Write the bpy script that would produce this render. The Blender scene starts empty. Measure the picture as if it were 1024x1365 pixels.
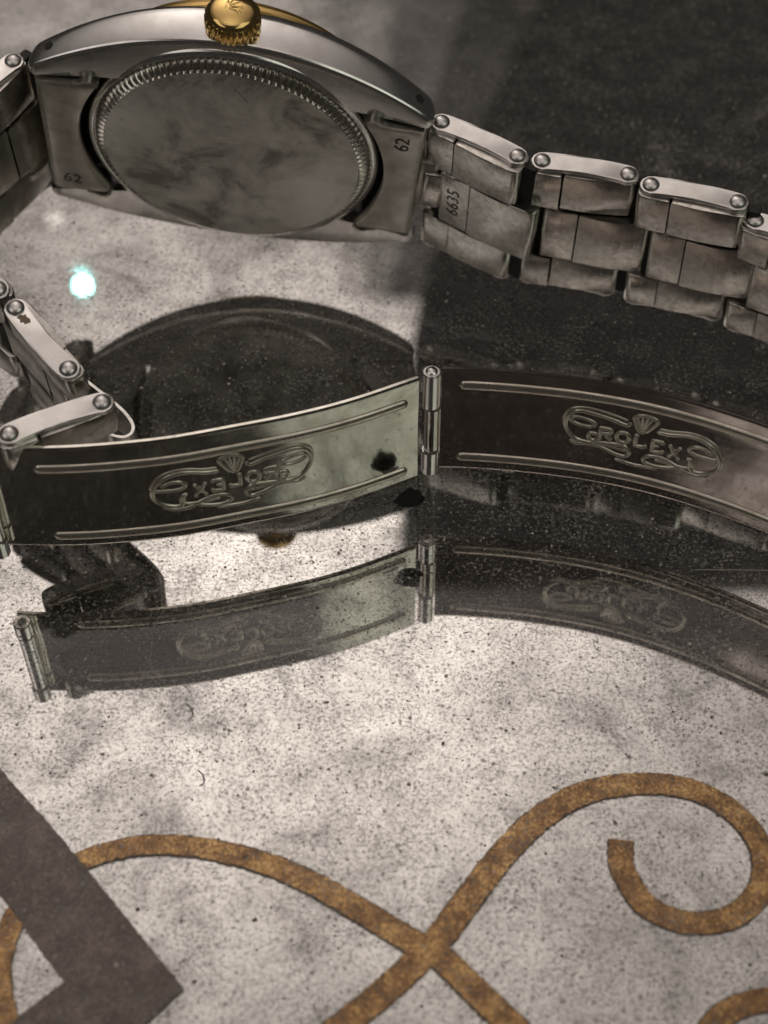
import bpy, bmesh, math, random
import numpy as np
from mathutils import Vector, Matrix

random.seed(7)
rng = np.random.default_rng(7)
MM = 0.001                      # all lengths below are written in millimetres
sc = bpy.context.scene
COL = sc.collection
rad = math.radians

# ------------------------------------------------------------------ camera
cam_d = bpy.data.cameras.new("camera")
cam = bpy.data.objects.new("camera", cam_d)
COL.objects.link(cam)
cam.location = (0, 0, 120.659 * MM)
cam.matrix_world = Matrix.Translation(cam.location) @ Matrix.Rotation(rad(90 - 48.613), 4, 'X') @ Matrix.Rotation(rad(-.319), 4, 'Z')
cam_d.sensor_fit = 'HORIZONTAL'
cam_d.sensor_width = 36.0
cam_d.lens = 2064.9 / 1024 * 36.0
cam_d.clip_start = 0.005
cam_d.clip_end = 50.0
cam_d.dof.use_dof = True
cam_d.dof.focus_distance = 0.161
cam_d.dof.aperture_fstop = 36.0
sc.camera = cam

# ------------------------------------------------------------------ light
world = bpy.data.worlds.new("World")
sc.world = world
world.use_nodes = True
bg = world.node_tree.nodes["Background"]
bg.inputs[0].default_value = (1.0, 0.92, 0.86, 1)
bg.inputs[1].default_value = 0.022

def area_lamp(name, loc, target, sx, sy, radiance, colour):
    d = bpy.data.lights.new(name, 'AREA')
    d.shape = 'RECTANGLE'
    d.size, d.size_y = sx, sy
    d.energy = radiance * math.pi * sx * sy
    d.color = colour
    o = bpy.data.objects.new(name, d)
    COL.objects.link(o)
    o.location = loc
    v = Vector(target) - Vector(loc)
    o.rotation_euler = v.to_track_quat('-Z', 'Y').to_euler()
    return o

WARM = (1.0, 0.89, 0.82)
# fill lights added to wash the ceiling (the ceiling is what the mirror shows)
area_lamp("ceiling_fill", (-0.14, 1.32, 0.74), (-0.14, 1.32, 2.0), 0.30, 0.30, 41.0, WARM)
area_lamp("ceiling_fill", (-0.45, 2.60, 0.45), (-0.45, 2.60, 2.0), 0.30, 0.30, 26.0, WARM)
area_lamp("ceiling_fill", (0.0, -0.22, 0.88), (0.0, -0.22, 2.0), 0.30, 0.30, 11.5, WARM)  # added to brighten the case back and the links
# fill lights added behind the camera, to both sides, for highlights on the steel
area_lamp("side_fill", (0.76, -0.60, 0.92), (0.76, -0.60, 0), 0.80, 1.10, 0.62, (0.97, 1.0, 0.86))
area_lamp("side_fill", (-0.86, -0.50, 0.92), (-0.86, -0.50, 0), 0.74, 1.10, 0.60, (1.0, 0.93, 0.88))

def bulb(name, loc, r, energy, colour):
    d = bpy.data.lights.new(name, 'POINT')
    d.shadow_soft_size = r
    d.energy = energy
    d.color = colour
    o = bpy.data.objects.new(name, d)
    COL.objects.link(o)
    o.location = loc

def mirror_dir(px, py):
    """direction in which the mirror sends a ray that passes px,py of the picture plane"""
    p = rad(48.613)
    a, b = (px - 512) / 2064.9, (py - 682.5) / 2064.9
    v = Vector((a, math.cos(p) - b * math.sin(p), math.sin(p) + b * math.cos(p)))
    return v.normalized()

bulb("led_spot", Vector((-.0374, .1498, -.0058)) + 1.35 * mirror_dir(112, 378), .0055, 0.06, (0.30, 1.0, 0.95))
bulb("led_spot", Vector((-.0427, .1631, -.0058)) + 1.30 * mirror_dir(75, 290), 0.006, 0.0022, (1.0, 0.93, 0.85))

vs = sc.view_settings
vs.view_transform = 'Standard'
vs.look = 'None'
vs.exposure = 0.12
vs.gamma = 1.0
sc.cycles.max_bounces = 14
sc.cycles.glossy_bounces = 10
sc.cycles.transparent_max_bounces = 16
sc.cycles.use_denoising = True

# ------------------------------------------------------------------ materials
class NT:
    def __init__(s, name):
        s.m = bpy.data.materials.new(name)
        s.m.use_nodes = True
        s.t = s.m.node_tree
        s.t.nodes.clear()
        s.out = s.t.nodes.new('ShaderNodeOutputMaterial')
        s.co = s.t.nodes.new('ShaderNodeTexCoord').outputs['Object']
    def n(s, kind, **kw):
        nd = s.t.nodes.new(kind)
        for k, v in kw.items():
            if k.startswith('_'):
                setattr(nd, k[1:], v)
        return nd
    def set(s, sock, v):
        if hasattr(v, 'is_output') or isinstance(v, bpy.types.NodeSocket):
            s.t.links.new(v, sock)
        else:
            sock.default_value = v
    def noise(s, scale, detail=4, rough=.55, vec=None, dist=0.0):
        nd = s.n('ShaderNodeTexNoise')
        s.set(nd.inputs['Vector'], vec or s.co)
        nd.inputs['Scale'].default_value = scale
        nd.inputs['Detail'].default_value = detail
        nd.inputs['Roughness'].default_value = rough
        nd.inputs['Distortion'].default_value = dist
        return nd.outputs['Fac']
    def stretch(s, x, y, z, rot=(0, 0, 0)):
        nd = s.n('ShaderNodeMapping')
        s.set(nd.inputs['Vector'], s.co)
        nd.inputs['Scale'].default_value = (x, y, z)
        nd.inputs['Rotation'].default_value = rot
        return nd.outputs[0]
    def ramp(s, fac, stops, interp='LINEAR'):
        nd = s.n('ShaderNodeValToRGB')
        s.set(nd.inputs[0], fac)
        cr = nd.color_ramp
        cr.interpolation = interp
        while len(cr.elements) < len(stops):
            cr.elements.new(0.5)
        for e, (p, c) in zip(cr.elements, stops):
            e.position = p
            e.color = (c, c, c, 1) if not isinstance(c, tuple) else (*c, 1)
        return nd.outputs[0]
    def mix(s, a, b, fac, mode='MIX'):
        nd = s.n('ShaderNodeMix', _data_type='RGBA', _blend_type=mode)
        s.set(nd.inputs[0], fac)
        s.set(nd.inputs[6], a if not isinstance(a, tuple) else (*a, 1))
        s.set(nd.inputs[7], b if not isinstance(b, tuple) else (*b, 1))
        return nd.outputs[2]
    def math(s, op, a, b=0.0):
        nd = s.n('ShaderNodeMath', _operation=op)
        s.set(nd.inputs[0], a)
        s.set(nd.inputs[1], b)
        return nd.outputs[0]
    def bump(s, h, dist, strength=1.0, normal=None):
        nd = s.n('ShaderNodeBump')
        s.set(nd.inputs['Height'], h)
        nd.inputs['Distance'].default_value = dist
        nd.inputs['Strength'].default_value = strength
        if normal is not None:
            s.set(nd.inputs['Normal'], normal)
        return nd.outputs[0]
    def principled(s, col, rough, metal=0.0, normal=None, **kw):
        nd = s.n('ShaderNodeBsdfPrincipled')
        s.set(nd.inputs['Base Color'], (*col, 1) if isinstance(col, tuple) else col)
        s.set(nd.inputs['Roughness'], rough)
        s.set(nd.inputs['Metallic'], metal)
        if normal is not None:
            s.set(nd.inputs['Normal'], normal)
        for k, v in kw.items():
            s.set(nd.inputs[k], v)
        return nd.outputs[0]
    def done(s, shader):
        s.t.links.new(shader, s.out.inputs[0])
        return s.m

def metal(name, col, rlo, rhi, brush=None, bump=4e-6, grime=0.35, grime_scale=420, pits=0.0, wave=6):
    """worn metal: roughness varies, hairline scratches, dull brownish film in patches"""
    t = NT(name)
    base = t.noise(grime_scale, 5, .6)
    film = t.ramp(base, [(.42, 0.0), (.68, 1.0)])
    c = t.mix(col, tuple(x * y for x, y in zip(col, (.52, .47, .40))), t.math('MULTIPLY', film, grime))
    if pits:
        pt = t.ramp(t.noise(1500, 3, .7), [(.30, 1.0), (.40, 0.0)])
        c = t.mix(c, (.10, .085, .07), t.math('MULTIPLY', pt, pits))
    vec = t.stretch(*brush) if brush else t.stretch(1, 1, 1)
    hair = t.noise(3000, 3, .6, vec)
    r = t.ramp(t.math('ADD', t.math('MULTIPLY', base, .6), t.math('MULTIPLY', hair, .4)), [(.3, rlo), (.7, rhi)])
    nrm = t.bump(hair, bump, .6)
    nrm = t.bump(t.noise(160, 3, .5), bump * wave, .5, nrm)
    return t.done(t.principled(c, r, 1.0, nrm))

M = {}
M['polish'] = metal('polished_steel', (.90, .88, .855), .12, .26, grime=.25)
M['satin'] = metal('satin_steel', (.80, .775, .75), .22, .40, brush=(.15, 3, 1), grime=.25, grime_scale=300)
M['link'] = metal('worn_link_steel', (.64, .62, .58), .16, .30, brush=(1, 1, .12), grime=.6, grime_scale=1400, wave=2)
M['end'] = metal('dull_end_steel', (.58, .555, .505), .26, .46, grime=.5)
M['blade'] = metal('thin_blade_steel', (.68, .655, .59), .06, .17, brush=(.12, .12, 1), grime=.5, bump=3e-6, pits=.5)
M['blade_tarnished'] = metal('tarnished_blade_steel', (.66, .585, .545), .06, .17, brush=(.12, .12, 1), grime=.55, bump=3e-6, pits=.5)
M['bead'] = metal('pressed_bead_steel', (.80, .755, .65), .24, .40, grime=.45, pits=.15)  # lighter than the blade sheet, painting in light caught by raised metal
M['fluted'] = metal('fluted_steel', (.76, .73, .67), .16, .30, grime=.45, grime_scale=250)
M['gold'] = metal('polished_gold', (.92, .64, .25), .08, .20, grime=.18)
M['bezel'] = metal('gold_bezel', (.92, .62, .24), .24, .40, grime=.25)

t = NT('stained_case_back')
n1 = t.noise(150, 6, .68, dist=.6)
n2 = t.noise(420, 4, .6)
stain = t.ramp(n1, [(.38, (.40, .39, .345)), (.47, (.76, .74, .67)), (.58, (.96, .94, .87))])
stain = t.mix(stain, t.ramp(n2, [(.3, .55), (.65, 1.0)]), .55, 'MULTIPLY')
spots = t.ramp(t.noise(300, 3, .6, t.stretch(1, 1, 1, (0, 0, 1.3))), [(.62, 0.0), (.72, 1.0)])
stain = t.mix(stain, (.28, .30, .26), t.math('MULTIPLY', spots, .45))
hl = t.noise(2600, 3, .7, t.stretch(.05, 1, 1, (0, 0, rad(35))))
hl2 = t.noise(2600, 3, .7, t.stretch(.05, 1, 1, (0, 0, rad(-50))))
stain = t.mix(stain, t.ramp(t.math('MAXIMUM', hl, hl2), [(.45, .86), (.75, 1.0)]), .8, 'MULTIPLY')
bn = t.bump(t.math('ADD', hl, hl2), 6e-6, .6, t.bump(n2, 2.2e-5, .7))
M['back'] = t.done(t.principled(stain, t.ramp(n2, [(.3, .36), (.7, .55)]), 1.0, bn))

t = NT('white_ceiling')
M['ceiling'] = t.done(t.principled(t.ramp(t.noise(9, 4, .6), [(.3, .70), (.7, .82)]), .9))
for k, al in enumerate((.42, .22, .09)):  # stepped greys put a soft fade to dark into the colour
    t = NT('painted_fade_grey')
    M['fade_strip%d' % k] = t.done(t.principled(t.ramp(t.noise(9, 4, .6), [(.3, al * .6), (.7, al * 1.4)]), .9))
t = NT('engraving_dark')
M['engraving'] = t.done(t.principled((.10, .09, .078), .55, .5))  # dark tone for the stamped numbers
t = NT('shade_and_lint_black')
M['shade_lint'] = t.done(t.principled((.02, .018, .015), .6))  # near-black painted as shade in holes and gaps; also the dark fibre
t = NT('crumb_black')
M['crumb'] = t.done(t.principled((.012, .010, .009), .85, 0, t.bump(t.noise(2500), 8e-5)))
t = NT('olive_smear')
M['smear'] = t.done(t.principled((.19, .195, .16), .45, .3))
t = NT('dial_silver')
M['dial'] = t.done(t.principled((.55, .52, .45), .4, .6))
t = NT('crystal_acrylic')
M['crystal'] = t.done(t.principled((1, 1, 1), .03, 0, None, **{'Transmission Weight': 1.0, 'IOR': 1.3}))
t = NT('adhesive_residue')
M['residue'] = t.done(t.principled((.30, .22, .15), .8, 0, t.bump(t.noise(3000), 4e-5)))

# the mirror: foxed silvering under the glass
t = NT('foxed_mirror')
big = t.noise(110, 6, .62, dist=.5)
mid = t.noise(520, 5, .65)
fine = t.noise(3000, 3, .8)
tone = t.ramp(big, [(.32, (.42, .42, .41)), (.46, (.68, .665, .645)), (.60, (.88, .865, .84))])
tone = t.mix(tone, t.ramp(mid, [(.28, .55), (.45, .92), (.60, 1.0)]), .75, 'MULTIPLY')
tone = t.mix(tone, t.ramp(fine, [(.34, .25), (.47, .90), (.60, 1.0)]), .9, 'MULTIPLY')
vor = t.n('ShaderNodeTexVoronoi')
t.set(vor.inputs['Vector'], t.co)
vor.inputs['Scale'].default_value = 1000
vsel = t.ramp(t.noise(1000, 0), [(.50, 0.0), (.60, 1.0)])
pit = t.math('MULTIPLY', t.ramp(vor.outputs['Distance'], [(.14, 1.0), (.24, 0.0)]), vsel)
tone = t.mix(tone, (.10, .085, .07), t.math('MULTIPLY', pit, .8))
mirror = t.principled(tone, t.ramp(mid, [(.3, .028), (.7, .010)]), 1.0)
med = t.noise(1900, 4, .75)
patina = t.principled(t.ramp(fine, [(.38, (.06, .055, .05)), (.60, (.78, .74, .68))]), .6)
mx = t.n('ShaderNodeMixShader')
t.set(mx.inputs[0], t.ramp(t.math('ADD', t.math('MULTIPLY', med, .6), t.math('MULTIPLY', big, .4)), [(.37, .60), (.43, .16), (.48, .008)]))
t.t.links.new(mirror, mx.inputs[1])
t.t.links.new(patina, mx.inputs[2])
M['mirror'] = t.done(mx.outputs[0])

# clear glass sheet with a film of dust
t = NT('dusty_glass')
fr = t.n('ShaderNodeFresnel')
geo = t.n('ShaderNodeNewGeometry')
t.set(fr.inputs[0], t.math('SUBTRACT', 1.45, t.math('MULTIPLY', geo.outputs['Backfacing'], 1.45 - 1 / 1.45)))
tr = t.n('ShaderNodeBsdfTransparent')
tr.inputs[0].default_value = (.97, .97, .965, 1)
gl = t.n('ShaderNodeBsdfGlossy')
gl.inputs['Roughness'].default_value = .03
m1 = t.n('ShaderNodeMixShader')
t.set(m1.inputs[0], fr.outputs[0])
t.t.links.new(tr.outputs[0], m1.inputs[1])
t.t.links.new(gl.outputs[0], m1.inputs[2])
df = t.n('ShaderNodeBsdfDiffuse')
df.inputs[0].default_value = (.42, .40, .37, 1)
dn = t.noise(2600, 3, .75)
dl = t.noise(210, 4, .6)
dm = t.ramp(t.math('ADD', t.math('MULTIPLY', dn, .75), t.math('MULTIPLY', dl, .25)), [(.46, .008), (.545, .05), (.60, .55)])
scr = t.ramp(t.noise(1100, 2, .5, t.stretch(.03, 1, 1, (0, 0, rad(24)))), [(.70, 0.0), (.76, .35)])
scr2 = t.ramp(t.noise(1300, 2, .5, t.stretch(.03, 1, 1, (0, 0, rad(-40)))), [(.72, 0.0), (.78, .3)])
dm = t.math('MAXIMUM', dm, t.math('MAXIMUM', scr, scr2))
m2 = t.n('ShaderNodeMixShader')
t.set(m2.inputs[0], dm)
t.t.links.new(m1.outputs[0], m2.inputs[1])
t.t.links.new(df.outputs[0], m2.inputs[2])
M['glass'] = t.done(m2.outputs[0])

t = NT('dust_grain')
g = t.n('ShaderNodeObjectInfo')
M['dust'] = t.done(t.principled(t.ramp(t.noise(2500, 2), [(.42, (.04, .034, .03)), (.56, (.72, .68, .61))]), .8))

def paint(name, lo, mid_, hi, scale, rlo, rhi, met):
    t = NT(name)
    a = t.noise(scale, 5, .7)
    b = t.noise(scale * .12, 4, .6)
    f = t.math('ADD', t.math('MULTIPLY', a, .6), t.math('MULTIPLY', b, .4))
    c = t.ramp(f, [(.38, lo), (.50, mid_), (.60, hi)])
    return t.done(t.principled(c, t.ramp(a, [(.3, rhi), (.7, rlo)]), met, t.bump(a, 6e-5, .8)))
M['gold_leaf'] = paint('gold_leaf', (.12, .065, .028), (.38, .19, .060), (1.0, .62, .23), 4200, .18, .45, .75)  # brightest colour stop paints glitter into the leaf
M['leaf_edge'] = paint('leaf_edge', (.035, .024, .015), (.07, .045, .025), (.12, .08, .04), 2400, .5, .7, .1)
M['brown'] = paint('brown_lettering', (.10, .068, .053), (.17, .12, .097), (.32, .24, .20), 3600, .45, .65, .1)

# ------------------------------------------------------------------ mesh helpers
def make_mesh(name, verts, faces, mat, sharp=35, smooth=True):
    me = bpy.data.meshes.new(name)
    me.from_pydata([tuple(c * MM for c in v) for v in verts], [], faces)
    bm = bmesh.new()
    bm.from_mesh(me)
    bmesh.ops.remove_doubles(bm, verts=bm.verts, dist=1e-7)
    bmesh.ops.recalc_face_normals(bm, faces=bm.faces)
    bm.to_mesh(me)
    bm.free()
    if smooth:
        me.polygons.foreach_set('use_smooth', [True] * len(me.polygons))
        me.set_sharp_from_angle(angle=rad(sharp))
    me.materials.append(M[mat] if isinstance(mat, str) else mat)
    return me

def put(name, me, parent=None, matrix=None):
    o = bpy.data.objects.new(name, me)
    COL.objects.link(o)
    if parent is not None:
        o.parent = parent
    if matrix is not None:
        o.matrix_local = matrix
    return o

def tag(o, label, cat, group=None):
    o['label'] = label
    o['category'] = cat
    if group:
        o['group'] = group

class B:
    """vertex / face bucket"""
    def __init__(s):
        s.v, s.f = [], []
    def add(s, v, f):
        k = len(s.v)
        s.v += [tuple(x) for x in v]
        s.f += [tuple(i + k for i in q) for q in f]
    def loft(s, rings, closed=True, caps=True):
        n = len(rings[0])
        v = [p for r in rings for p in r]
        f = []
        for i in range(len(rings) - 1):
            for j in range(n if closed else n - 1):
                k = (j + 1) % n
                f.append((i * n + j, i * n + k, (i + 1) * n + k, (i + 1) * n + j))
        if caps and closed:
            f.append(tuple(range(n))[::-1])
            f.append(tuple(range((len(rings) - 1) * n, len(rings) * n)))
        s.add(v, f)
    def prism(s, prof, z0, z1, bev=.12):
        """profile (x,y) counter-clockwise extruded along z with small chamfers"""
        c = np.mean(np.array(prof), axis=0)
        def inset(d):
            out = []
            for x, y in prof:
                q = np.array([x, y]) - c
                l = np.linalg.norm(q)
                q = q * max(0.0, (l - d) / l)
                out.append(q + c)
            return out
        rings = []
        for z, d in ((z0, bev), (z0 + bev * .35, bev * .35), (z0 + bev, 0), (z1 - bev, 0), (z1 - bev * .35, bev * .35), (z1, bev)):
            rings.append([(p[0], p[1], z) for p in inset(d)])
        s.loft(rings)
    def spin(s, prof, seg=64, axis='z', closed_prof=False):
        """revolve (r, h) profile"""
        rings = []
        for i in range(seg):
            a = 2 * math.pi * i / seg
            rings.append([(r * math.cos(a), r * math.sin(a), h) for r, h in prof])
        n = len(prof)
        v = [p for r in rings for p in r]
        f = []
        for i in range(seg):
            k = (i + 1) % seg
            for j in range(n if closed_prof else n - 1):
                l = (j + 1) % n
                f.append((i * n + j, k * n + j, k * n + l, i * n + l))
        s.add(v, f)
    def mesh(s, name, mat, **kw):
        return make_mesh(name, s.v, s.f, mat, **kw)

def round_rect(x0, x1, y0, y1, r, which='lrLR', seg=5):
    """ccw rectangle; rounded corners: l,r = front (y0) left/right ; L,R = back (y1)"""
    pts = []
    def corner(cx, cy, a0, on, px, py):
        if on:
            for i in range(seg + 1):
                a = rad(a0 + 90 * i / seg)
                pts.append((cx + r * math.cos(a), cy + r * math.sin(a)))
        else:
            pts.append((px, py))
    corner(x0 + r, y0 + r, 180, 'l' in which, x0, y0)
    corner(x1 - r, y0 + r, 270, 'r' in which, x1, y0)
    corner(x1 - r, y1 - r, 0, 'R' in which, x1, y1)
    corner(x0 + r, y1 - r, 90, 'L' in which, x0, y1)
    return pts

def smooth_path(pts, n, closed=False):
    """Catmull-Rom through the points, resampled evenly"""
    P = [np.array(p, float) for p in pts]
    P = [2 * P[0] - P[1]] + P + [2 * P[-1] - P[-2]]
    out = []
    for i in range(1, len(P) - 2):
        for k in range(16):
            u = k / 16
            a, b, c, d = P[i - 1], P[i], P[i + 1], P[i + 2]
            out.append(.5 * (2 * b + (c - a) * u + (2 * a - 5 * b + 4 * c - d) * u * u + (3 * b - a - 3 * c + d) * u ** 3))
    out.append(P[-2])
    out = np.array(out)
    s = np.concatenate([[0], np.cumsum(np.linalg.norm(np.diff(out, axis=0), axis=1))])
    q = np.linspace(0, s[-1], n)
    return np.stack([np.interp(q, s, out[:, k]) for k in range(out.shape[1])], 1), s[-1]

# ------------------------------------------------------------------ setting: mirror and glass
def sheet(name, x0, x1, y0, y1, z, mat):
    me = make_mesh(name, [(x0, y0, z), (x1, y0, z), (x1, y1, z), (x0, y1, z)], [(0, 1, 2, 3)], mat)
    o = put(name, me)
    o['kind'] = 'structure'
    return o
DEPTH = 5.758
sheet('mirror_table_top', -420, 420, -260, 900, -DEPTH, 'mirror')
sheet('glass_table_top', -420, 420, -260, 900, 0, 'glass')

# white ceiling over the left and the near side; the far right stays open and dark
CE = [(-1800, -650), (1500, -650), (1500, 1290), (20, 1290), (22, 1403), (43, 1783), (59, 1889), (-67, 1899), (-79, 2292), (-101, 2792), (-145, 3800), (-1800, 3800)]
me = make_mesh('ceiling', [(x, y, 1500) for x, y in CE], [tuple(range(len(CE)))], 'ceiling', smooth=False)
o = put('ceiling', me)
o['kind'] = 'structure'

# added strips whose greys paint a fade to dark towards the right
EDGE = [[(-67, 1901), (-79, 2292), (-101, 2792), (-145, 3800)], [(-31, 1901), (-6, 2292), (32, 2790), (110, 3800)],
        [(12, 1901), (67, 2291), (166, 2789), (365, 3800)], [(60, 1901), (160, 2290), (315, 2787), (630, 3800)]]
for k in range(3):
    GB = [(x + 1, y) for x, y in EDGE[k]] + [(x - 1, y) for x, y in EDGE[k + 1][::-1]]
    o = put('ceiling_fade_strip', make_mesh('ceiling_fade_strip', [(x, y, z) for z in (1500, 1530) for x, y in GB],
            [tuple(range(8)), tuple(range(8, 16))] + [(i, (i + 1) % 8, 8 + (i + 1) % 8, 8 + i) for i in range(8)], 'fade_strip%d' % k, smooth=False))
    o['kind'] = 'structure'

# ------------------------------------------------------------------ print on the mirror
def ribbon(pts, width, z, n=120, wob=.05, seed=1, taper=None):
    P, L = smooth_path(pts, n)
    r = np.random.default_rng(seed)
    T = np.gradient(P, axis=0)
    T /= np.linalg.norm(T, axis=1)[:, None]
    N = np.stack([-T[:, 1], T[:, 0]], 1)
    w = np.full(n, width / 2) if taper is None else np.interp(np.linspace(0, 1, n), *taper) / 2
    wl = w + wob * r.normal(size=n)
    wr = w + wob * r.normal(size=n)
    b = B()
    rings = []
    for i in range(n):
        a, c = P[i] + N[i] * wl[i], P[i] - N[i] * wr[i]
        rings.append([(a[0], a[1], z - .03), (c[0], c[1], z - .03), (c[0], c[1], z), (a[0], a[1], z)])
    b.loft(rings)
    return b

S1 = [(-4.77, 52.92), (-0.04, 56.85), (4.24, 61.14), (7.0, 64.84), (10.6, 69.65), (14.28, 73.42), (18.68, 76.1), (23.71, 77.04), (28.57, 76.44), (32.09, 74.17), (34.01, 71.03),
      (34.13, 67.99), (32.79, 65.19), (30.1, 63.26), (26.41, 62.92), (23.28, 64.38), (21.77, 66.95), (21.29, 68.82), (21.53, 71.11)]
S2 = [(11.54, 52.51), (6.72, 57.62), (4.54, 59.89), (1.96, 61.44), (-1.66, 63.81), (-6.37, 66.75), (-11.19, 69.03), (-16.74, 70.51), (-21.57, 70.84), (-25.6, 70.1), (-28.81, 68.53),
      (-31.8, 65.8), (-33.25, 62.21), (-33.42, 58.4), (-32.09, 54.05), (-30.68, 51.79)]
S3 = [(25.82, 51.47), (27.74, 53.91), (29.84, 55.21), (32.8, 55.79), (35.2, 54.98)]
zt = -DEPTH
TP1 = ([0, .2, .42, .62, .8, 1], [2.3, 2.45, 2.35, 2.15, 2.1, 2.2])
TP2 = ([0, .15, .4, .62, .8, 1], [2.4, 2.3, 2.1, 1.9, 2.0, 2.1])
def scroll(label, strokes):
    root = bpy.data.objects.new('gold_scroll', None)
    COL.objects.link(root)
    root.empty_display_size = .01
    root.location = (strokes[0][0][8 if len(strokes[0][0]) > 8 else 2][0] * MM, strokes[0][0][2][1] * MM, zt * MM)
    off = Matrix.Translation(-root.location)
    for k, (pts, tp) in enumerate(strokes):
        wide = (tp[0], [x + .26 for x in tp[1]])
        e = put('outline', ribbon(pts, 0, zt + .06 + .05 * k, taper=wide, seed=k + 20, wob=.04, n=260).mesh('outline', 'leaf_edge', smooth=False), root, off)
        put('stroke', ribbon(pts, 0, zt + .20 + .05 * k, taper=tp, seed=k + 3, wob=.055, n=260).mesh('stroke', 'gold_leaf', smooth=False), root, off)
    tag(root, label, 'scroll')
scroll('large gold scroll of two crossing strokes ending in an open curl', [(S1, TP1), (S2, TP2)])
scroll('short gold curl cut off by the bottom right corner', [(S3, ([0, 1], [2.0, 2.0]))])

LET = [(-41.83, 84.56), (-35.89, 78.35), (-35.52, 77.77), (-31.53, 73.57), (-27.89, 69.45), (-17.35, 57.04), (-20.55, 53.75), (-23.94, 50.44),
       (-34.49, 50.5), (-30.81, 54.86), (-27.58, 57.77), (-28.47, 58.66), (-34.49, 65.99), (-39.62, 72.21)]
pp = []
for i, a in enumerate(LET):
    a, c = np.array(a), np.array(LET[(i + 1) % len(LET)])
    m = max(1, int(np.linalg.norm(c - a) / .35))
    for k in range(m):
        q = a + (c - a) * k / m
        pp.append(q + (rng.normal(size=2) * .035 if k else 0))
b = B()
b.loft([[(x, y, zt + .2) for x, y in pp], [(x, y, zt + .34) for x, y in pp]])
me = b.mesh('letter', 'brown', smooth=False)
o = put('printed_letter', me)
tag(o, 'dark brown angular printed letter in the bottom left corner', 'letter')

# ------------------------------------------------------------------ the watch
watch = bpy.data.objects.new('wrist_watch', None)
COL.objects.link(watch)
watch.empty_display_size = .01
watch.location = (-16.65 * MM, 147.07 * MM, 0)
tag(watch, 'steel wrist watch with gold crown and riveted bracelet standing on its edge', 'watch')
WOFF = Matrix.Translation(-watch.location)

def R3(psi, tau, lean):
    cz, sz = math.cos(psi), math.sin(psi)
    Rz = np.array([[cz, -sz, 0], [sz, cz, 0], [0, 0, 1]])
    Bm = np.stack([[1, 0, 0], [0, 0, 1], [0, -1, 0]], 1).astype(float)
    ct, st = math.cos(tau), math.sin(tau)
    Rt = np.array([[ct, st, 0], [-st, ct, 0], [0, 0, 1]])
    cl, sl = math.cos(lean), math.sin(lean)
    Rl = np.array([[1, 0, 0], [0, cl, -sl], [0, sl, cl]])
    return Rz @ Bm @ Rl @ Rt
CR = R3(-.113485, .118945, .292506)
CT = np.array([-16.652, 147.066, 16.97])
CASE = WOFF @ (Matrix.Translation(Vector(CT) * MM) @ Matrix([list(r) for r in CR]).to_4x4())
def wpt(u, v, w):
    return CR @ np.array([u, v, w]) + CT

UL = 21.7
def Vh(u):  return 11.2 + 6.0 * max(0.0, 1 - (abs(u) / UL) ** 2.0) ** .95
def Wb(u):  return 0.8 + 1.7 * (abs(u) / UL) ** 2.0
def Wf(u):  return -4.6 + 3.6 * (abs(u) / UL) ** 2.3

# middle case: two lofted flanks with lugs and the round body between them
b = B()
us = np.concatenate([np.linspace(-UL, -UL + .9, 5)[:-1], np.linspace(-UL + .9, UL - .9, 61), np.linspace(UL - .9, UL, 5)[1:]])
for sgn in (1, -1):
    rings = []
    for u in us:
        V, wb, wf = Vh(u), Wb(u), Wf(u)
        e = max(0.0, (abs(u) - (UL - .9)) / .9)
        k = math.sqrt(max(0.0, 1 - (e * .93) ** 2))
        vi = 10.15
        ring = [(vi, wf + .3), (V - 1.3, wf), (V - .75, wf + .12), (V - .3, wf + .42), (V - .08, wf + .95), (V, wf + 1.5),
                (V + .03, (wf + wb) / 2), (V, wb - .55), (V - .08, wb - .25), (V - .30, wb - .05), (V - .6, wb), (vi, wb)]
        cv, cw = (vi + V) / 2, (wb + wf) / 2 + .4
        ring = [(cv + (p - cv) * k, cw + (q - cw) * k) for p, q in ring]
        rings.append([(u, sgn * p, q) for p, q in ring])
    b.loft(rings)
b.spin([(0, -4.4), (15.9, -4.4), (16.35, -4.1), (16.4, 0.2), (16.2, .5), (14, .6)], 96)
case = put('watch_case', b.mesh('watch_case', 'polish', sharp=40), watch, CASE)

hole = B()
hole.spin([(0.0, 0.012), (.40, .012), (.46, .02), (.52, .02), (.55, -.05)], 20)
hole_me = hole.mesh('lug_hole', 'shade_lint')  # dark disc paints the shade inside the hole
for u in (-19.6, 19.9):
    V = Vh(u)
    w = Wb(u) - 1.95
    du = .05
    nrm = Vector((-(Vh(u + du) - Vh(u - du)) / (2 * du), 1, 0)).normalized()
    q = nrm.to_track_quat('Z', 'Y').to_matrix().to_4x4()
    put('lug_hole', hole_me, case, Matrix.Translation(Vector((u, V + .03, w)) * MM) @ q)

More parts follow.
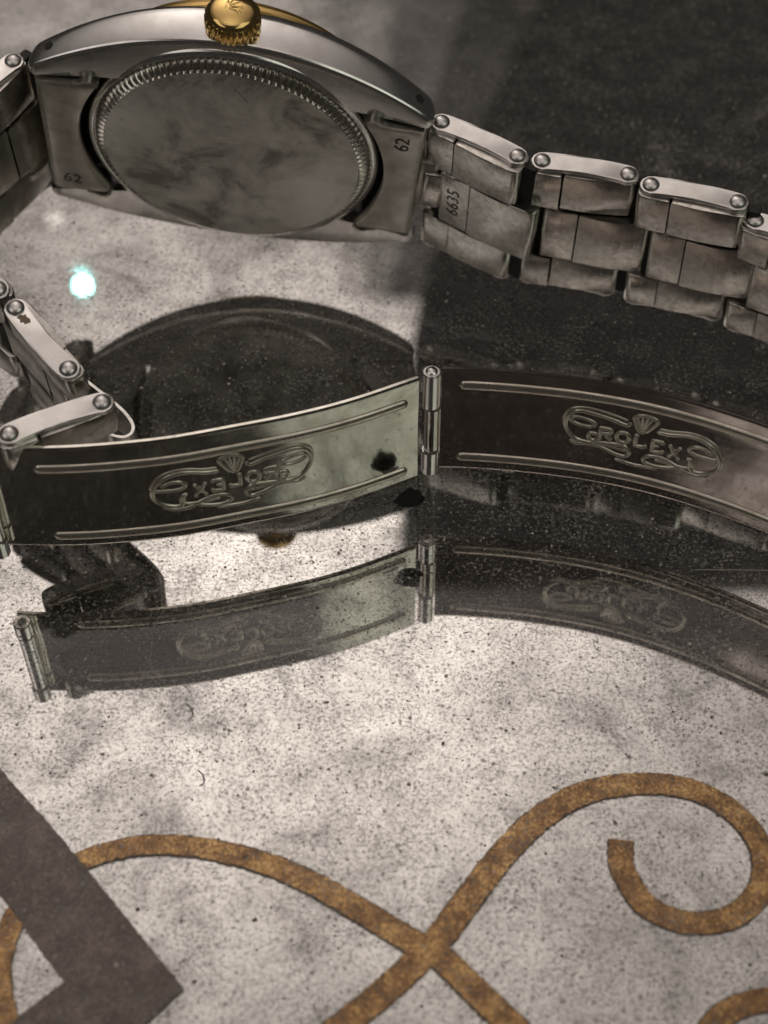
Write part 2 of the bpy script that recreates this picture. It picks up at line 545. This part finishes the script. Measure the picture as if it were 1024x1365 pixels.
# case back: polished lip, fluted ring, dull disc
b = B()
b.spin([(16.25, .3), (16.42, .55), (16.4, .95), (16.15, 1.25), (15.75, 1.38), (15.55, 1.25), (15.45, .9), (15.0, .9)], 128)
cb = put('case_back', b.mesh('back_lip', 'polish', sharp=50), watch, CASE)
b = B()
NF = 120
rings = []
prof = [(15.50, 1.0), (15.42, 1.55), (15.1, 1.95), (14.55, 2.22), (14.3, 2.26)]
for i in range(NF * 6):
    a = 2 * math.pi * i / (NF * 6)
    ph = (i % 6)
    g = (0, 0, .12, .75, 1.0, .45)[ph]
    ring = []
    for j, (r, h) in enumerate(prof):
        dep = (.14, .50, .50, .36, 0)[j] * g
        ring.append(((r - dep * .5) * math.cos(a), (r - dep * .5) * math.sin(a), h - dep))
    rings.append(ring)
n = len(prof)
v = [p for r in rings for p in r]
f = []
for i in range(len(rings)):
    k = (i + 1) % len(rings)
    for j in range(n - 1):
        f.append((i * n + j, k * n + j, k * n + j + 1, i * n + j + 1))
b.add(v, f)
put('fluted_ring', b.mesh('fluted_ring', 'fluted', sharp=28), cb)
b = B()
b.spin([(14.32, 2.26), (14.0, 2.30), (11, 2.60), (8, 2.82), (4, 2.95), (.01, 3.0)], 96)
put('back_disc', b.mesh('back_disc', 'back', sharp=60), cb)
# hairline scratches on the disc
for pts in ([(-.2, 13.2), (.6, 12.2), (1.9, 10.6)], [(.9, 13.3), (.75, 12.8), (.3, 11.9)]):
    P, L = smooth_path(pts, 12)
    b = B()
    rings = []
    for x, y in P:
        h = 2.38 + .62 * (1 - (math.hypot(x, y) / 13.6) ** 2) + .02
        rings.append([(x - .028, y, h), (x + .028, y, h), (x, y, h + .03)])
    b.loft(rings)
    put('scratch', b.mesh('scratch', 'polish'), cb)

# bezel, crystal, dial on the far side
b = B()
b.spin([(16.6, -4.3), (16.85, -4.6), (16.85, -5.0), (16.6, -5.12), (16.65, -5.3), (16.45, -5.9), (15.6, -6.4), (14.2, -6.5), (14.0, -5.0)], 128)
put('bezel', b.mesh('bezel', 'bezel', sharp=30), watch, CASE)
b = B()
b.spin([(14.3, -6.2), (14.2, -7.3), (13.6, -7.7), (8, -8.0), (.01, -8.1)], 96)
put('crystal', b.mesh('crystal', 'crystal'), watch, CASE)
b = B()
b.spin([(14.0, -5.0), (.01, -5.0)], 96)
put('dial', b.mesh('dial', 'dial'), watch, CASE)

# crown: axis along +v
CRM = CASE @ Matrix.Translation(Vector((-.35, 16.9, -1.75)) * MM) @ Matrix.Rotation(rad(-90), 4, 'X')
b = B()
NK = 27
rings = []
prof = [(2.0, 0.0), (2.55, .05), (2.85, .35), (2.95, .6), (2.95, 1.75), (2.80, 2.05), (2.60, 2.2)]
for i in range(NK * 6):
    a = 2 * math.pi * i / (NK * 6)
    g = (0, 0, .2, .9, 1.0, .4)[i % 6]
    rings.append([((r - g * d) * math.cos(a), (r - g * d) * math.sin(a), h) for (r, h), d in zip(prof, (0, .1, .24, .26, .26, .2, 0))])
n = len(prof)
v = [p for r in rings for p in r]
f = [(i * n + j, ((i + 1) % len(rings)) * n + j, ((i + 1) % len(rings)) * n + j + 1, i * n + j + 1) for i in range(len(rings)) for j in range(n - 1)]
b.add(v, f)
b.spin([(2.62, 2.19), (2.5, 2.42), (2.25, 2.62), (1.9, 2.76), (1.2, 2.92), (.6, 2.99), (.01, 3.0)], 64)
b.spin([(1.9, -.8), (1.9, .1)], 32)
crown = put('winding_crown', b.mesh('winding_crown', 'gold', sharp=28), watch, CRM)
def dome(x, y):
    return 3.0 - .125 * (x * x + y * y)
def bead(b, P2, r, surf, seg=5, widths=None, closed=False):
    """half-round bead laid along a flat polyline; surf(x, y, h) gives the 3-D point"""
    P = np.array(P2, float)
    T = np.gradient(P, axis=0)
    T /= (np.linalg.norm(T, axis=1)[:, None] + 1e-9)
    N = np.stack([-T[:, 1], T[:, 0]], 1)
    rings = []
    m = len(P)
    for i in range(m):
        rr = r if widths is None else r * widths[i]
        if not closed and (i == 0 or i == m - 1):
            rr *= .45
        ring = []
        for k in range(seg + 1):
            a = math.pi * k / seg
            q = P[i] + N[i] * rr * math.cos(a)
            ring.append(tuple(surf(q[0], q[1], rr * math.sin(a) - .02)))
        rings.append(ring)
    b.loft(rings, closed=True, caps=True)

em = B()
cs = lambda x, y, h: (x, y, dome(x, y) + h * .8)
for ang, ln in ((-50, 1.45), (-25, 1.65), (0, 1.75), (25, 1.65), (50, 1.45)):
    a = rad(ang - 62)
    d = np.array([-math.sin(a), math.cos(a)])
    o0 = np.array([-.75, .05])
    P = [o0 + d * (.42 + (ln - .42) * k / 6) for k in range(7)]
    bead(em, P, .14, cs, widths=[1.3, 1.2, 1.05, .95, .9, .85, .8])
    c = o0 + d * (ln + .1)
    ball = [(c[0] + .17 * math.cos(q), c[1] + .17 * math.sin(q)) for q in np.linspace(0, 2 * math.pi, 13)]
    bead(em, ball, .13, cs, closed=True)
ov = [(-.75 + .42 * math.cos(q) * .62 - .2, .05 + .42 * math.sin(q)) for q in np.linspace(0, 2 * math.pi, 25)]
bead(em, ov, .10, cs, closed=True)
put('coronet_emblem', em.mesh('coronet_emblem', 'gold', sharp=60), crown)

# end links between the lugs
def text_mesh(name, body, size, mat, depth=.03):
    cu = bpy.data.curves.new(name, 'FONT')
    cu.body = body
    cu.size = size * MM
    cu.extrude = depth * MM
    cu.align_x, cu.align_y = 'CENTER', 'CENTER'
    cu.resolution_u = 3
    ob = bpy.data.objects.new(name, cu)
    COL.objects.link(ob)
    dg = bpy.context.evaluated_depsgraph_get()
    me = bpy.data.meshes.new_from_object(ob.evaluated_get(dg))
    bpy.data.objects.remove(ob)
    bpy.data.curves.remove(cu)
    me.materials.clear()
    me.materials.append(M[mat])
    return me

def end_link(sgn):
    b = B()
    rings = []
    for v in np.linspace(-9.75, 9.75, 41):
        ui = math.sqrt(max(17.15 ** 2 - v * v, 0))
        e = max(0.0, (abs(v) - 9.0) / .75)
        ui += .6 * e * e
        k = .18 * e * e
        prof = [(ui, 1.2), (ui, 2.15 - k), (ui + .12, 2.36 - k), (ui + .3, 2.42 - k), (20.3, 2.52 - k), (20.7, 2.44 - k), (21.0, 2.2 - k), (21.2, 1.8),
                (21.3, 1.2), (21.3, -1.0), (20.7, -1.0), (20.6, 1.2)]
        rings.append([(sgn * x, v, w) for x, w in prof])
    b.loft(rings)
    # folded ears that reach along the lug
    for s in (1, -1):
        pts = [(14.4, 9.5), (14.9, 10.05), (15.7, 10.1), (16.3, 9.75), (17.0, 9.6)]
        P, L = smooth_path(pts, 12)
        b.loft([[(sgn * (x - .1), s * y - .18, 2.5), (sgn * (x + .1), s * y + .16, 2.5), (sgn * (x + .1), s * y + .16, 1.0), (sgn * (x - .1), s * y - .18, 1.0)] for x, y in P])
    # rolled lip under the lug
    P = [(17.2 + .45 * k, 9.72 - .01 * k) for k in range(9)]
    b.loft([[(sgn * x, y + .15, 2.62), (sgn * x, y - .25, 2.62), (sgn * x, y - .3, 2.2), (sgn * x, y + .15, 2.2)] for x, y in P])
    e = put('end_link', b.mesh('end_link', 'end', sharp=32), watch, CASE)
    b = B()
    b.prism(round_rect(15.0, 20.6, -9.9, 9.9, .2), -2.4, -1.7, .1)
    put('gap_shade_plate', make_mesh('gap_shade_plate', [(sgn * x, y, z) for x, y, z in b.v], b.f, 'shade_lint'), e)  # dark plate added to blacken the gap beside the end link
    me = text_mesh('stamped_number', '62', 2.3, 'engraving')
    if sgn > 0:
        mt = Matrix.Translation(Vector((18.75, 7.0, 2.50)) * MM) @ Matrix.Rotation(rad(90), 4, 'Z')
    else:
        mt = Matrix.Translation(Vector((-18.6, -7.4, 2.49)) * MM) @ Matrix.Rotation(rad(-4), 4, 'Z')
    put('stamped_number', me, e, mt)
    # tube that hooks the first bracelet link
    if sgn < 0:
        return
    b = B()
    pr = round_rect(20.8, 23.3, -1.0, 2.3, .8)
    rings = []
    b.prism([(x, y) for x, y in pr], -3.9, 4.0, .2)
    hk = make_mesh('hook_tube', [(sgn * x, z, y) for x, y, z in b.v], b.f, 'end')
    h = put('hook_tube', hk, e)
    b = B()
    b.prism(round_rect(21.5, 24.2, .6, 2.75, .7), -3.3, 2.6, .2)
    put('hook_fold', make_mesh('hook_fold', [(sgn * x, z, y) for x, y, z in b.v], b.f, 'link'), e)
end_link(1)
end_link(-1)

# ------------------------------------------------------------------ bracelet links
def link_meshes(H, L):
    """local frame: t along the link from its first rivet, -n towards the viewer, z up"""
    z1, z2 = H * .285, H * .70
    d = {}
    def blk(name, t0, t1, n0, n1, za, zb, r, which, mat='link', bulge=.0):
        b = B()
        pr_ = round_rect(t0, t1, n0, n1, r, which)
        ta, tb = (t0 + r if 'l' in which else t0), (t1 - r if 'r' in which else t1)
        k_ = next(i for i, p_ in enumerate(pr_) if abs(p_[0] - tb) < 1e-6 and abs(p_[1] - n0) < 1e-6)
        mids = [(ta + (tb - ta) * i / 7, n0 - bulge * math.sin(math.pi * i / 7)) for i in range(1, 7)]
        pr_ = pr_[:k_] + mids + pr_[k_:]
        b.prism(pr_, za, zb, .16)
        d[name] = b.mesh(name.rstrip('0123456789'), mat, sharp=30)
    F = -1.25
    blk('side_block0', -1.2, 2.42, F, 1.2, .55, z1, .75, 'lL', bulge=.05)
    blk('side_block1', 2.56, L + 1.22, F, 1.2, .55, z1, .85, 'rR', bulge=.16)
    blk('side_block2', -1.2, 2.42, F, 1.2, z2 + .25, H - .5, .75, 'lL', bulge=.05)
    blk('side_block3', 2.56, L + 1.22, F, 1.2, z2 + .25, H - .5, .85, 'rR', bulge=.16)
    blk('centre_narrow', 0.9, 4.72, F - .05, .9, z1 + .2, z2, .5, 'lL', bulge=.06)
    blk('centre_wide', 4.9, L + 3.6, F - .22, .9, z1 + .2, z2, .7, 'rR', bulge=.20)
    blk('gap_shade_block', -.5, L + 2.6, -.35, .75, .6, H - .6, .3, 'lLrR', 'shade_lint')  # dark filler added so the gaps between pieces look black
    # side plate: slightly arched lens with round ends
    pr = []
    ns = 14
    def mid(t):
        return .42 * (1 - ((t - L / 2) / (L / 2 + 1.25)) ** 2)
    for i in range(7):
        a = rad(90 + 180 * i / 6)
        pr.append((0 + 1.22 * math.cos(a), 1.22 * math.sin(a) + mid(0)))
    for i in range(1, ns):
        t = L * i / ns
        pr.append((t, -1.12 + mid(t)))
    for i in range(7):
        a = rad(-90 + 180 * i / 6)
        pr.append((L + 1.22 * math.cos(a), 1.22 * math.sin(a) + mid(L)))
    for i in range(1, ns):
        t = L * (1 - i / ns)
        pr.append((t, 1.22 + mid(t)))
    b = B()
    b.prism(pr, H - .52, H, .14)
    d['plate_top'] = b.mesh('side_plate', 'satin', sharp=30)
    b = B()
    b.prism(pr, 0, .5, .14)
    d['plate_bot'] = b.mesh('side_plate', 'satin', sharp=30)
    b = B()
    b.spin([(.92, -.1), (.92, .06), (.84, .20), (.66, .34), (.40, .44), (.15, .49), (.01, .50)], 24)
    d['rivet'] = b.mesh('rivet', 'satin', sharp=40)
    d['mid'] = mid(0)
    return d

def place_link(meshes, p0, p1, H, L, number=None, hook=True, lean=13.4):
    """p0, p1: tops of the two rivets (x, y, z)"""
    a, c = Vector(p0), Vector(p1)
    t = (c - a).normalized()
    up = Vector((0, -math.sin(rad(lean)), math.cos(rad(lean))))
    n = up.cross(t).normalized()
    up = t.cross(n).normalized()
    org = a - up * (H + .4)
    mt = Matrix((t, n, up)).transposed().to_4x4()
    mt = WOFF @ (Matrix.Translation(org * MM) @ mt)
    root = put('bracelet_link', meshes['centre_wide'], watch, mt)
    if not hook:
        root.data = meshes['centre_narrow']
    else:
        put('centre_block', meshes['centre_narrow'], root, Matrix.Rotation(rad(random.uniform(-1, 1)), 4, 'Z'))
    for k in range(4):
        j = Matrix.Translation(Vector((0, random.uniform(-.06, .06), 0)) * MM) @ Matrix.Rotation(rad(random.uniform(-3.2, 3.2)), 4, 'Z')
        put('side_block', meshes['side_block%d' % k], root, j)
    if hook:
        put('gap_shade_block', meshes['gap_shade_block'], root)
    put('side_plate', meshes['plate_top'], root)
    put('side_plate', meshes['plate_bot'], root)
    for tt in (0, L):
        put('rivet', meshes['rivet'], root, Matrix.Translation(Vector((tt, meshes['mid'], H)) * MM))
        put('rivet', meshes['rivet'], root, Matrix.Translation(Vector((tt, meshes['mid'], 0)) * MM) @ Matrix.Rotation(math.pi, 4, 'X'))
    if number:
        me = text_mesh('stamped_number', number, 2.2, 'engraving', .02)
        put('stamped_number', me, root, Matrix.Translation(Vector((2.9, -1.375, H * .5)) * MM) @ Matrix.Rotation(rad(90), 4, 'X') @ Matrix.Rotation(rad(90), 4, 'Z'))
    return root

LR = 9.25
R_LINKS = [((6.37, 141.91, 23.4), (14.65, 137.3, 22.1), 20.5), ((17.08, 137.3, 21.61), (26.11, 135.38, 21.21), 20.3), ((28.44, 134.32, 20.62), (37.32, 131.51, 20.45), 19.7),
           ((39.21, 130.61, 18.7), (47.4, 126.4, 18.5), 18.0), ((49.4, 124.9, 18.2), (55.8, 118.3, 17.6), 17.2), ((57.0, 116.0, 17.3), (59.3, 107.0, 16.8), 16.4)]
for i, (p, q, h_) in enumerate(R_LINKS):
    place_link(link_meshes(h_, LR), p, q, h_, LR, '6635' if i == 0 else None)

# left half: the bracelet swings out of the picture and comes back in front of the case
LL = [((-45.2, 140.8, 25.6), (-39.95, 148.26, 27.2), 20.0, 16), ((-47.0, 129.6, 22.4), (-46.5, 138.7, 25.0), 18.5, 14),
      ((-38.79, 120.65, 18.6), (-45.4, 126.8, 21.3), 17.0, 13), ((-30.82, 111.36, 16.3), (-37.01, 118.57, 18.3), 15.6, 12)]
for p, q, h_, ln in LL:
    last = place_link(link_meshes(h_, LR), p, q, h_, LR, lean=ln)
mb = link_meshes(15.2, LR)
# brown residue stuck to the side plate of that link
b = B()
ring = [(-.75, -.35), (-.55, .3), (-.2, .25), (-.05, .55), (.35, .35), (.75, .5), (.9, 0), (.55, -.25), (.6, -.5), (.1, -.4), (-.3, -.55)]
b.loft([[(LR - 1.75 + x * .9, .28 + y * .95, 15.59) for x, y in ring], [(LR - 1.75 + x * .85, .28 + y * .9, 15.64) for x, y in ring]])
put('adhesive_residue', b.mesh('adhesive_residue', 'residue', smooth=False), last)
# last link, folded back against the clasp blade
place_link(mb, (-35.4, 102.55, 15.95), (-26.76, 106.61, 16.2), 15.2, LR, hook=False, lean=12)

# open sheet loop that joins the two last links
lp = [(-32.2, 117.4), (-30.2, 115.4), (-28.0, 113.2), (-26.2, 111.2), (-25.15, 109.4), (-25.2, 108.2), (-26.0, 107.7), (-27.4, 108.2), (-29.3, 110.0), (-31.8, 112.8)]
P, _ = smooth_path(lp, 60)
T = np.gradient(P, axis=0)
T /= np.linalg.norm(T, axis=1)[:, None]
N = np.stack([-T[:, 1], T[:, 0]], 1)
b = B()
b.loft([[(*(p + n * .16), 10.0), (*(p - n * .16), 10.0), (*(p - n * .16 + (0, 1.2)), 4.6), (*(p + n * .16 + (0, 1.2)), 4.6)] for p, n in zip(P, N)])
put('link_loop', b.mesh('link_loop', 'link', sharp=40), watch, WOFF)

# ------------------------------------------------------------------ clasp blades
HB = 14.36
class Blade:
    def __init__(s, pts):
        s.P, s.L = smooth_path(pts, 400)
        T = np.gradient(s.P, axis=0)
        s.T = T / np.linalg.norm(T, axis=1)[:, None]
        s.S = np.linspace(0, s.L, 400)
    def at(s, a, z, c):
        """a along the blade, z up, c towards the viewer"""
        x, y = np.interp(a, s.S, s.P[:, 0]), np.interp(a, s.S, s.P[:, 1])
        tx, ty = np.interp(a, s.S, s.T[:, 0]), np.interp(a, s.S, s.T[:, 1])
        l = math.hypot(tx, ty)
        return (x + ty / l * c, y - tx / l * c, z)
    def s_of_x(s, x):
        return float(np.interp(x, s.P[:, 0], s.S))
LB = Blade([(-39.6, 102.5), (-37.0, 102.25), (-31.0, 102.2), (-25.5, 102.65), (-20.2, 103.45), (-14.5, 104.85), (-8.4, 106.5), (-2.9, 108.5), (3.45, 111.5)])
RB = Blade([(5.9, 112.8), (9.64, 112.6), (14.5, 112.05), (19.96, 111.1), (25.7, 109.6), (31.0, 107.6), (36.5, 104.9), (41, 102.2), (46, 98.8), (50.5, 95)])

def cusp(z):
    """the sheet is pressed very slightly hollow between its two ribs"""
    q = (z / HB - .47) / .33
    return -.12 * max(0.0, 1 - q * q)

def blade_mesh(bl, s0, s1, mat='blade'):
    b = B()
    zs = [0, .12, .4, 1.4, 2.4, 3.4, 4.8, 6, 7.2, 8.4, 9.7, 10.8, 11.7, 13.1, HB - .4, HB - .12, HB]
    rings = []
    for a in np.linspace(s0, s1, 150):
        fr = [bl.at(a, z, .25 + cusp(z) - (.1 if z in (0, HB) else 0)) for z in zs]
        bk = [bl.at(a, z, -.25 + cusp(z) + (.1 if z in (0, HB) else 0)) for z in zs[::-1]]
        rings.append(fr + bk)
    b.loft(rings)
    return b.mesh('clasp_blade', mat, sharp=40)

def rib(bl, s0, s1, zc, w, h, mat='bead'):
    b = B()
    m = 140
    rings = []
    for i, a in enumerate(np.linspace(s0, s1, m)):
        e = min(1.0, min(a - s0, s1 - a) / w)
        e = math.sqrt(max(1e-3, 1 - (1 - e) ** 2))
        ring = []
        for k in range(9):
            th = math.pi * k / 8
            z = zc + w * e * math.cos(th)
            ring.append(bl.at(a, z, .25 + cusp(z) - .03 + h * e * math.sin(th)))
        rings.append(ring)
    b.loft(rings)
    return b.mesh('rib', mat, sharp=50)

# embossed emblem, drawn once in millimetres about its centre (+a is the side of the last letter when read)
Z2 = 45.4
def e2(pts):
    out = []
    for x, y in pts:
        yc = 290 - .153 * (x - 500)
        out.append((-(x - 500) / Z2, (yc - y) / 31.0))
    return out
STROKES = [
    ([(440, 240), (380, 246), (290, 244), (215, 262), (155, 302), (130, 345), (142, 380), (190, 397), (245, 397), (265, 372), (262, 352), (285, 342)], .21),
    ([(430, 226), (370, 232), (290, 230), (215, 246), (150, 284), (122, 330)], .13),
    ([(142, 335), (185, 331), (240, 325), (274, 313), (280, 298), (250, 288), (205, 297), (170, 314)], .19),
    ([(168, 404), (220, 413), (290, 402), (350, 372), (420, 350), (468, 352), (480, 372), (440, 390), (380, 394), (325, 390)], .19),
    ([(262, 352), (250, 378), (290, 386), (360, 376), (430, 364)], .15),
    ([(410, 406), (480, 398), (540, 390), (612, 370)], .17),
    ([(560, 205), (582, 217), (640, 196), (720, 172), (800, 153), (846, 168), (862, 207), (840, 250), (800, 282), (745, 297), (716, 290), (700, 270)], .21),
    ([(575, 198), (650, 172), (740, 146), (806, 138), (856, 150), (873, 190)], .13),
    ([(716, 216), (760, 194), (820, 179), (840, 192), (800, 215), (745, 226), (718, 216)], .18),
    ([(706, 262), (742, 254), (746, 276), (700, 296), (640, 302), (580, 312), (550, 340), (570, 358), (620, 346), (690, 316), (745, 303), (800, 300), (832, 282)], .19),
    ([(560, 335), (610, 325), (660, 312), (700, 305)], .13),
    ([(492, 247), (458, 218), (442, 196), (460, 182), (485, 174), (520, 170), (550, 180), (541, 206), (522, 240), (492, 247)], .19),
    ([(500, 236), (482, 208), (468, 186)], .13), ([(503, 236), (494, 205), (490, 178)], .13),
    ([(508, 236), (511, 205), (514, 176)], .13), ([(514, 232), (526, 206), (536, 182)], .13),
]
# letters in their own boxes: x 0..1, y 0..1
GL = {
    'R': [[(.12, 0), (.12, 1)], [(.0, 0), (.3, 0)], [(.0, 1), (.6, 1), (.85, .92), (.92, .76), (.82, .58), (.55, .52), (.14, .52)], [(.5, .5), (.78, .12), (1, 0)]],
    'O': [[(.5 + .46 * math.cos(q), .5 + .48 * math.sin(q)) for q in np.linspace(0, 2 * math.pi, 17)]],
    'L': [[(.15, 1), (.15, .02), (.85, .02), (.92, .28)], [(.0, 1), (.38, 1)]],
    'E': [[(.85, .78), (.8, 1), (.12, 1), (.12, 0), (.85, 0), (.92, .25)], [(.12, .5), (.6, .5)]],
    'X': [[(.1, 1), (.9, 0)], [(.9, 1), (.1, 0)], [(0, 1), (.3, 1)], [(.7, 1), (1, 1)], [(0, 0), (.3, 0)], [(.7, 0), (1, 0)]],
}
LETTERS = []
for ch, xc, yc in (('R', 672, 258), ('O', 590, 273), ('L', 508, 287), ('E', 426, 305), ('X', 346, 324)):
    (ca, cb_), = e2([(xc, yc)])
    LETTERS.append((ch, ca, cb_))

def emblem(bl, s0, zc, sgn, parent, k=1.0):
    b = B()
    surf = lambda a, z, c: bl.at(a, z, .25 + cusp(z) + c)
    for pts, r in STROKES:
        P = np.array(e2(pts))
        n = max(8, len(pts) * 5)
        P, _ = smooth_path(P, n)
        P = np.stack([s0 + sgn * P[:, 0] * k, zc + P[:, 1] * k], 1)
        bead(b, P, r * 1.2, surf)
    put('embossed_scrollwork', b.mesh('embossed_scrollwork', 'bead', sharp=60), parent, None)
    for ch, ca, cz in LETTERS:
        b = B()
        for st in GL[ch]:
            st = np.array(st, float)
            P, _ = smooth_path(st, max(6, len(st) * 4)) if ch in 'OR' and len(st) > 4 else (np.array([st[i] + (st[i + 1] - st[i]) * t for i in range(len(st) - 1) for t in (0, .34, .67)] + [st[-1]]), 0)
            P = np.stack([s0 + sgn * (ca + (P[:, 0] - .5) * 1.42) * k, zc + (cz + (P[:, 1] - .5) * 1.5) * k], 1)
            bead(b, P, .235, surf)
        put('embossed_letter', b.mesh('embossed_letter', 'bead', sharp=60), parent, None)

lb = put('clasp_blade', blade_mesh(LB, 0, LB.L), watch, WOFF)
lb['label'] = 'left clasp blade showing the embossed emblem in mirror writing'
sL = LB.s_of_x
put('rib', rib(LB, sL(-33.8), sL(2.4), HB * .80, .56, .36), lb)
put('rib', rib(LB, sL(-33.4), sL(2.4), HB * .115, .56, .36), lb)
emblem(LB, sL(-15.0), HB * .475, -1, lb)
rb = put('clasp_blade', blade_mesh(RB, 0, RB.L, 'blade_tarnished'), watch, WOFF)
rb['label'] = 'right clasp blade with the embossed emblem reading the right way round'
sR = RB.s_of_x
put('rib', rib(RB, sR(7.6), sR(47), HB * .855, .56, .38), rb)
put('rib', rib(RB, sR(7.6), sR(47), HB * .13, .56, .38), rb)
emblem(RB, sR(26.3), HB * .50, 1, rb)

# hinge between the blades: two knuckles of the right blade, one of the left, a pin
def knuckle(name, x, y, r, z0, z1, mat, parent):
    b = B()
    b.spin([(r * .55, z0), (r * .9, z0), (r, z0 + .12), (r, z1 - .12), (r * .9, z1), (r * .55, z1)], 32)
    return put(name, b.mesh(name, mat, sharp=35), parent, Matrix.Translation(Vector((x, y, 0)) * MM))
hx, hy = 4.82, 112.25
knuckle('hinge_knuckle', hx, hy, .92, 9.7, HB, 'polish', rb)
knuckle('hinge_knuckle', hx, hy, .92, 0.0, 3.3, 'polish', rb)
knuckle('hinge_knuckle', hx + .2, hy + .1, .85, 3.5, 9.5, 'blade', lb)
b = B()
b.spin([(.01, -.15), (.5, -.1), (.56, 0), (.56, HB - .1), (.62, HB), (.62, HB + .12), (.4, HB + .34), (.01, HB + .4)], 24)
put('hinge_pin', b.mesh('hinge_pin', 'polish', sharp=40), rb, Matrix.Translation(Vector((hx, hy, 0)) * MM))
# dark smear near the hinge end of the left blade
b = B()
ring = [(sL(.6) + .95 * math.cos(q) * (1 + .12 * math.sin(3 * q)), 2.5 + .28 * math.sin(q) * (1 + .2 * math.cos(2 * q))) for q in np.linspace(0, 2 * math.pi, 28, endpoint=False)]
b.add([LB.at(a, z, .27 + cusp(z)) for a, z in ring], [tuple(range(28))])
put('dark_smear', b.mesh('dark_smear', 'smear', smooth=False), lb)
# spring-bar tube at the far end of the left blade
tx, ty = -38.9, 101.1
knuckle('end_tube', tx, ty, .85, 2.4, 11.6, 'polish', lb)
knuckle('end_tube', tx, ty, .98, -.0, 2.2, 'polish', lb)
knuckle('end_tube', tx, ty, .98, 11.8, 14.0, 'polish', lb)

# ------------------------------------------------------------------ small things on the glass
def blob(name, x, y, r, h, seed, mat):
    bm = bmesh.new()
    bmesh.ops.create_icosphere(bm, subdivisions=3, radius=1)
    q = np.random.default_rng(seed)
    dirs = q.normal(size=(7, 3))
    amp = q.uniform(.08, .28, 7)
    for vv in bm.verts:
        d = np.array(vv.co)
        k = 1 + sum(a * math.sin(3.1 * float(d @ w) + i) for i, (a, w) in enumerate(zip(amp, dirs))) * .5
        vv.co = Vector((d[0] * r * k, d[1] * r * .8 * k, (d[2] * .5 + .5) * h * k)) * MM
    me = bpy.data.meshes.new(name)
    bm.to_mesh(me)
    bm.free()
    me.materials.append(M[mat])
    return put(name, me, None, Matrix.Translation(Vector((x, y, 0)) * MM))
o = blob('crumb', 2.75, 107.6, 1.35, 1.2, 4, 'crumb')
tag(o, 'small black lumpy crumb on the glass below the clasp hinge', 'crumb')

def fibre(pts, r, label, mat='shade_lint'):
    P, _ = smooth_path(pts, 24)
    b = B()
    rings = []
    T = np.gradient(P, axis=0)
    for i, p in enumerate(P):
        t_ = T[i] / np.linalg.norm(T[i])
        nn = np.array([-t_[1], t_[0]])
        e = .5 if i in (0, len(P) - 1) else 1
        rings.append([(p[0] + nn[0] * r * e * math.cos(a), p[1] + nn[1] * r * e * math.cos(a), r + r * e * math.sin(a)) for a in np.linspace(0, 2 * math.pi, 6, endpoint=False)])
    b.loft(rings)
    o = put('lint_fibre', b.mesh('lint_fibre', mat))
    tag(o, label, 'fibre')
fibre([(-18.65, 82.54), (-18.11, 81.94), (-17.91, 81.1), (-18.36, 80.69)], .07, 'tiny curved dark fibre on the glass below the left clasp blade')
fibre([(31.07, 98.32), (34.84, 98.29), (38.96, 98.16)], .05, 'thin pale straight fibre on the glass at the right edge', 'dial')

# dust grains: far too many to count
b = B()
q = np.random.default_rng(11)
N = 10000
xs = q.uniform(-62, 62, N)
ys = 45 + 170 * q.beta(1.3, 1.5, N)
ss = np.clip(q.lognormal(-2.55, .40, N), .035, .26)
verts, faces = [], []
for x, y, r in zip(xs, ys, ss):
    a = q.uniform(0, 6.28)
    el = q.uniform(.55, 1.5)
    k = len(verts)
    for j in range(4):
        an = a + j * math.pi / 2 + q.uniform(-.3, .3)
        verts.append((x + r * (el if j % 2 else 1) * math.cos(an), y + r * (1 if j % 2 else el) * math.sin(an), r * .4))
    verts.append((x, y, r * .95))
    verts.append((x, y, 0.01))
    faces += [(k + j, k + (j + 1) % 4, k + 4) for j in range(4)] + [(k + (j + 1) % 4, k + j, k + 5) for j in range(4)]
b.add(verts, faces)
o = put('dust', b.mesh('dust', 'dust', smooth=False))
o['kind'] = 'stuff'
o['label'] = 'fine dust grains scattered over the glass'
o['category'] = 'dust'
